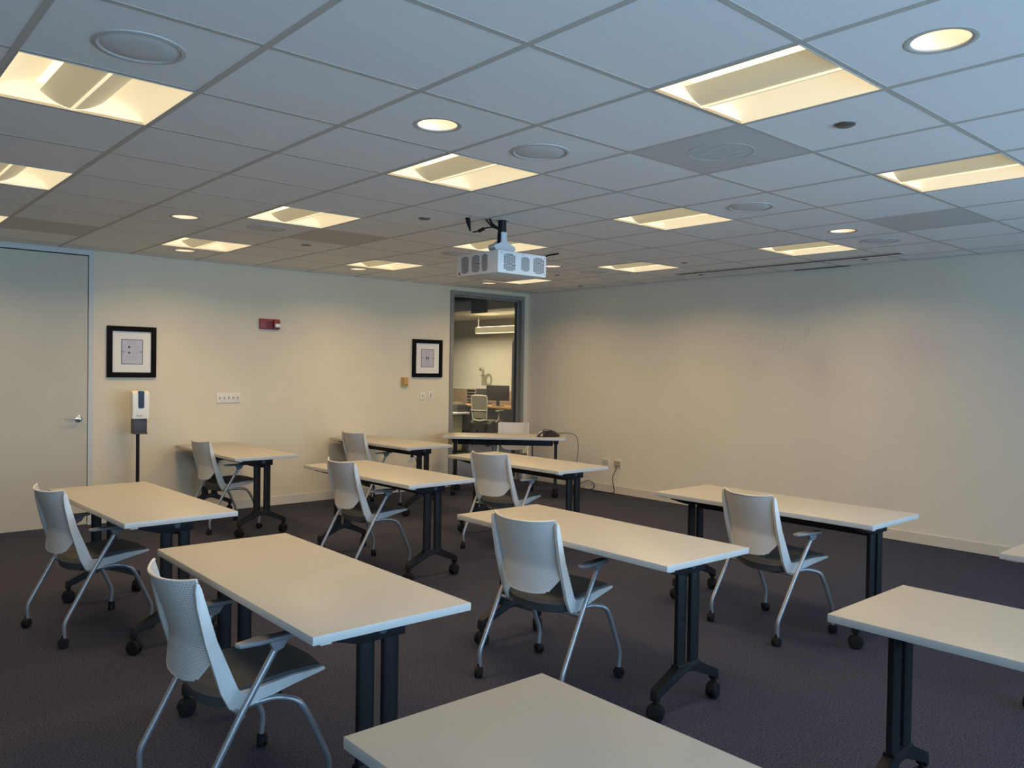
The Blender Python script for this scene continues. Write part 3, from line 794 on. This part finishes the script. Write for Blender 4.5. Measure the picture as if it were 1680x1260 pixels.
for i in range(3):
    for j in range(3): box(b, -.028+i*.022, -.014+i*.022, .0+j*.016, .010+j*.016, .074, .0845, .001)
obj('keypad', b, dark_m, t)
b = BM(); tube(b, smooth_path([(-.74,-1.28,TH+.03),(-.66,-1.36,TH+.045),(-.575,-1.41,TH+.045),(-.50,-1.44,TH+.01),(-.485,-1.46,TH-.12),(-.50,-1.45,.42),(-.50,-1.40,.30),(-.49,-1.38,.12),(-.46,-1.36,.006),(-.30,-1.25,.005),(-.07,-1.05,.005)], rad=.07), .0035, 8)
tag(obj('phone_cord', b, rubber_m), 'thin black cord running from the conference phone over the table end to the floor', 'cable')
for k, (x, y, n, lab) in enumerate([(-1.253,-.215,2,'small pair of black binder clips on the far left edge of the instructor table'),(-1.125,-.30,1,'small single black binder clip on the instructor table, right of the pair')]):
    t = thing('binder_clip', lab, 'clip', (x, y, TH), R(-45))
    b = BM()
    for q in range(n):
        dx = (q-(n-1)/2)*.055
        prism(b, [(dx-.018,0),(dx+.018,0),(dx+.012,.026),(dx-.012,.026)], 'Y', -.012, .012, .003)
    obj('jaw', b, rubber_m, t)
    b = BM()
    for q in range(n):
        dx = (q-(n-1)/2)*.055; tube(b, smooth_path([(dx-.01,0,.024),(dx-.008,-.01,.034),(dx+.008,-.01,.034),(dx+.01,0,.024)], rad=.005), .002, 6)
    obj('lever', b, dark_m, t)

# ------------------------------------------------------------------ office beyond the glazing
ofw = mat('office_wall_paint', (.60,.58,.50), .6, noise=(2,.02)); plen = mat('dark_plenum', (.03,.06,.12), .8)
b = BM(); box(b, 4.2, 4.32, WT, 9.1, 0, 3.5); struct('wall_office_right', b, ofw)
b = BM(); box(b, -4.1, 4.3, 9.0, 9.12, 0, 3.5); struct('wall_office_back', b, ofw)
b = BM(); box(b, -4.12, -4.0, WT, 9.1, 0, 3.5); struct('wall_office_left', b, ofw)
b = BM(); box(b, .12, 4.3, 0, WT, 0, 3.5); box(b, -4.1, .12, 0, WT, 2.95, 3.5); struct('wall_office_near', b, ofw)
b = BM(); box(b, -4.1, 4.3, WT, 9.1, 3.45, 3.55); struct('ceiling_plenum', b, plen)
b = BM(); box(b, 2.1, 4.2, WT, 9.0, 2.63, 2.68); box(b, 2.06, 2.1, WT, 9.0, 2.62, 2.80); struct('ceiling_office', b, ofw)
# ducts in the open plenum
tag(obj('air_duct', (lambda b: (box(b, .9, 1.5, 1.0, 8.8, 2.95, 3.46, .01), b)[1])(BM()), mat('blue_grey_duct', (.03,.045,.075), .5)), 'long dark blue air duct in the open ceiling beyond the glazing', 'duct')
tag(obj('hanging_box', (lambda b: (box(b, 2.0, 2.05, 3.36, 3.80, 2.56, 2.95, .004), box(b, 1.9, 2.0, 3.32, 3.40, 2.88, 2.95), b)[2])(BM()), mat('grey_metal_box', (.12,.13,.13), .5)), 'grey rectangular metal box hanging from the open ceiling beyond the glazing', 'duct')
# pendants
pend = mat('pendant_body', (.7,.65,.5), .4, emit=((1.0,.78,.42), .30)); pl = mat('pendant_lens', (.8,.8,.7), .4, emit=((1.0,.84,.5), 1.3))
t = thing('pendant_light', 'long linear pendant light hanging in the office beyond the glazing', 'pendant light', (3.0, 2.9, 2.24))
b = BM(); box(b, -.05, .05, -1.95, 1.95, .012, .13, .003); obj('housing', b, pend, t)
b = BM(); box(b, -.046, .046, -1.94, 1.94, 0, .012); obj('diffuser', b, pl, t, False)
b = BM(); box(b, -.03, .03, -1.9, 1.9, .130, .134); obj('uplight_lens', b, mat('uplight', (.9,.9,.8), .4, emit=((1.0,.83,.5), 9)), t, False)
b = BM()
for y in (-1.8, 0, 1.9): tube(b, [(0,y,.13),(0,y,.388)], .0035, 6)
obj('suspension_wire', b, rail_m, t)
for (x, y, e) in ((3.1, 5.6, 60), (.9, 3.6, 90), (.2, 1.5, 45), (-1.0, 4.0, 20)):
    l = bpy.data.objects.new('office_lamp', lamp_data('AREA', 'office_lamp', e, (1.0,.82,.55), shape='RECTANGLE', size=.2, size_y=2.4, spread=R(150))); COL.objects.link(l); l.location = (x, y, 2.55)  # added fill lights without fixtures, brightening the office and its cabinet
# tan cubicle partition, desk, equipment
tan = mat('tan_partition_fabric', (.30,.22,.15), .9, bump=(300,.2))
t = thing('cubicle_partition', 'tan fabric cubicle partition along the office wall beyond the glazing', 'partition', (4.12, 6.0, 0))
b = BM(); box(b, -.03, .03, -2.2, 1.9, .05, 1.03, .003); obj('panel', b, tan, t)
b = BM(); box(b, -.036, .036, -2.2, 1.9, 1.03, 1.052, .003); box(b, -.036,.036,-2.2,1.9,0,.05); obj('cap_rail', b, rail_m, t)
wood = mat('honey_wood_edge', (.42,.24,.10), .4, noise=(30,.15))
t = thing('office_desk', 'office desk with honey wood top and dark front, beyond the glazing', 'desk', (3.55, 5.0, 0))
b = BM(); box(b, -.38, .45, -1.1, 1.0, .70, .735, .003); obj('desktop', b, wood, t)
b = BM(); box(b, -.36, -.33, -1.08, .98, .02, .70); box(b, -.33, .43, .95, .98, 0, .70); box(b, -.33, .43, -1.08, -1.05, 0, .70); obj('modesty_panel', b, dark_m, t, False)
for (X, Y, w, lab) in ((3.42, 4.64, .50, 'large black monitor on the wooden office desk, in front'), (3.75, 5.42, .46, 'smaller black monitor on the wooden office desk, behind and to the left')):
    t = thing('monitor', lab, 'monitor', (X, Y, .735), R(30), 'black monitors on the office desk')
    z0 = .115 if w > .48 else .09; h = .32 if w > .48 else .25
    b = BM(); box(b, -.025, .02, -w/2, w/2, z0, z0+h, .008); obj('screen', b, dark_m, t)
    b = BM(); box(b, .0, .03, -.03, .03, .01, z0+.1); box(b, -.07, .11, -.11, .11, 0, .014, .003); obj('stand', b, dark_m, t)
t = thing('document_tray', 'grey stacked document tray on the office desk beside the monitors', 'tray', (3.80, 5.86, .735))
# printer like tray stack stands on the left of the desk
b = BM()
for k in range(5): box(b, -.12, .12, -.16, .16, .03+.07*k+.0, .045+.07*k, .002)
for s in (-1, 1): box(b, -.12, .12, s*.16-.004, s*.16+.004, 0, .33)
obj('shelf', b, mat('tray_grey', (.25,.24,.22), .5), t)
t = thing('drawer_cabinet', 'cream drawer cabinet under a light worktop at the left of the glazing', 'cabinet', (1.2, 3.46, 0))
b = BM(); box(b, -.18, .22, -.18, .55, .03, .68, .003); obj('body', b, mat('cream_cabinet', (.55,.50,.30), .5), t)
for z in (.05, .26, .47):
    b = BM(); box(b, -.17, .21, -.196, -.18, z, z+.19, .003); obj('drawer', b, MATS['cream_cabinet'], t)
b = BM(); box(b, -.14, .18, -.14, .5, 0, .03); obj('plinth', b, dark_m, t, False)
t = thing('worktop', 'pale worktop with dark underside at the left of the glazing', 'desk', (1.2, 3.45, 0))
b = BM(); box(b, -.25, .25, -.36, .72, .70, .735, .003); obj('desktop', b, rail_m, t)
b = BM(); box(b, .225, .248, -.34, .72, 0, .70); obj('support_panel', b, dark_m, t, False)
t = thing('file_box', 'dark file box on the pale worktop beyond the glazing', 'box', (1.31, 3.30, .735), R(4))
b = BM(); box(b, -.12, .12, -.15, .17, 0, .13, .004); obj('body', b, dark_m, t)
b = BM()
for k in range(6): box(b, -.10, .10, -.13+.045*k, -.115+.045*k, .13, .155+.01*(k % 3), .001)
obj('folder', b, mat('folder_paper', (.28,.24,.17), .7), t, False)
# big letter-like wall mark
logo = mat('grey_wall_decal', (.27,.26,.19), .6)
b = BM()
Y = lambda px: 6.213 - (px-787)*(.468/21); Zc = lambda py: 1.541 - (py-603)*(.409/30)
def ribbon(pts, w):
    tube(b, smooth_path([(4.194, y, z) for y, z in pts], rad=.12, n=8), w, 8, flat=1)
XF = 4.19
ribbon([(Y(788),Zc(605)),(Y(790.5),Zc(604)),(Y(793),Zc(607)),(Y(793.5),Zc(615))], .035)
prism(b, [(Y(788),Zc(615)),(Y(799),Zc(615)),(Y(797.5),Zc(618)),(Y(796.5),Zc(621)),(Y(796.5),Zc(628)),(Y(798),Zc(632)),(Y(790.8),Zc(632)),(Y(791.2),Zc(621)),(Y(789.5),Zc(617))], 'X', XF, 4.2)
for (r1, r2) in ((.17,.115),):
    cy, cz = Y(802), Zc(623.5); n = 36
    o1 = [(cy+r1*1.05*math.cos(2*PI*k/n), cz+r1*.72*1.0*math.sin(2*PI*k/n)*1.0) for k in range(n)]
    ro = [b.verts.new((XF, cy+.128*math.cos(2*PI*k/n), cz+.150*math.sin(2*PI*k/n))) for k in range(n)]
    ri = [b.verts.new((XF, cy+.072*math.cos(2*PI*k/n), cz+.092*math.sin(2*PI*k/n))) for k in range(n)]
    for k in range(n): b.faces.new((ro[k], ro[(k+1) % n], ri[(k+1) % n], ri[k]))
tag(obj('wall_letter', b, logo, None, False), 'large grey curly letter mark on the office wall beyond the glazing', 'sign')
# dark rounded partition
t = thing('room_divider', 'tall dark panel with rounded top corner behind the right side of the glazing', 'partition', (1.2, 0, 0))
poly = [(.55,0),(1.675,0),(1.675,1.85)] + [(1.595+.08*math.cos(a), 1.90+.12*math.sin(a)) for a in [k*PI/16 for k in range(0, 9)]] + [(.55,2.02)]
b = BM(); prism(b, poly, 'X', -.02, .02, .003); obj('panel', b, dark_m, t)
# office task chair
t = thing('office_chair', 'grey mesh swivel office chair with pale frame in the office beyond the glazing', 'chair', (2.65, 4.08, 0), R(20))
om = mat('office_mesh', (.16,.15,.12), .8); of = mat('office_chair_frame', (.42,.40,.34), .4)
b = BM(); sheet(b, lambda z, s: (-.25-.06*(z-.5)-.04*(1-s*s), s*(.155+.03*(z-.5)), z), [.55,.6,.66,.72,.78,.84,.9,.95,.985], [k/8 for k in range(-8, 9)], .008, (1,0,0)); br = obj('backrest', b, om, t)
b = BM(); tube(b, smooth_path([(-.25,-.155,.52),(-.27,-.175,.75),(-.285,-.178,.985),(-.305,0,.995),(-.285,.178,.985),(-.27,.175,.75),(-.25,.155,.52),(-.28,0,.49),(-.25,-.155,.52)], rad=.05), .014, 10); tube(b, [(-.29,-.165,.70),(-.31,0,.70),(-.29,.165,.70)], .012, 8); obj('back_frame', b, of, br)
b = BM(); box(b, -.22, .26, -.24, .24, .43, .50, .03); obj('seat', b, om, t)
b = BM(); cyl(b, (0,0,.27), .03, .34); obj('gas_column', b, dark_m, t)
b = BM()
for k in range(5):
    a = 2*PI*k/5; tube(b, [(0,0,.10),(.29*math.cos(a),.29*math.sin(a),.07)], .022, 8, .014)
bs_ = obj('star_base', b, of, t)
for k in range(5):
    a = 2*PI*k/5; c = obj('caster', caster(.028,.045), rubber_m, bs_); c.location = (.29*math.cos(a), .29*math.sin(a), 0)
for s in (-1, 1):
    b = BM(); tube(b, smooth_path([(-.05,s*.22,.45),(-.02,s*.29,.50),(.03,s*.29,.68)], rad=.05), .014, 8); box(b, -.08, .16, s*.29-.04, s*.29+.04, .68, .705, .008); obj('armrest', b, of, t)

# ------------------------------------------------------------------ light
w = bpy.data.worlds.new('sky'); S.world = w; w.use_nodes = True
bg = w.node_tree.nodes['Background']; bg.inputs[0].default_value = (.44,.70,1.0,1); bg.inputs[1].default_value = 8.6
for a, c in wins:                # portals that help the renderer find the daylight coming in by the windows
    l = lamp_data('AREA', 'window_portal', 1, (1,1,1), shape='RECTANGLE', size=c-a, size_y=WZ1-WZ0); l.cycles.is_portal = True
    o = bpy.data.objects.new('window_portal', l); COL.objects.link(o); o.location = ((a+c)/2, YB-.09, (WZ0+WZ1)/2); o.rotation_euler = (R(90), 0, 0)

vs = S.view_settings
vs.view_transform = 'Standard'; vs.look = 'None'; vs.exposure = 0.28; vs.gamma = 1; vs.use_curve_mapping = False
S.cycles.max_bounces = 8; S.cycles.diffuse_bounces = 5; S.cycles.transparent_max_bounces = 16
S.cycles.use_denoising = True
S.cycles.sample_clamp_indirect = 6
S.cycles.caustics_reflective = False; S.cycles.caustics_refractive = False
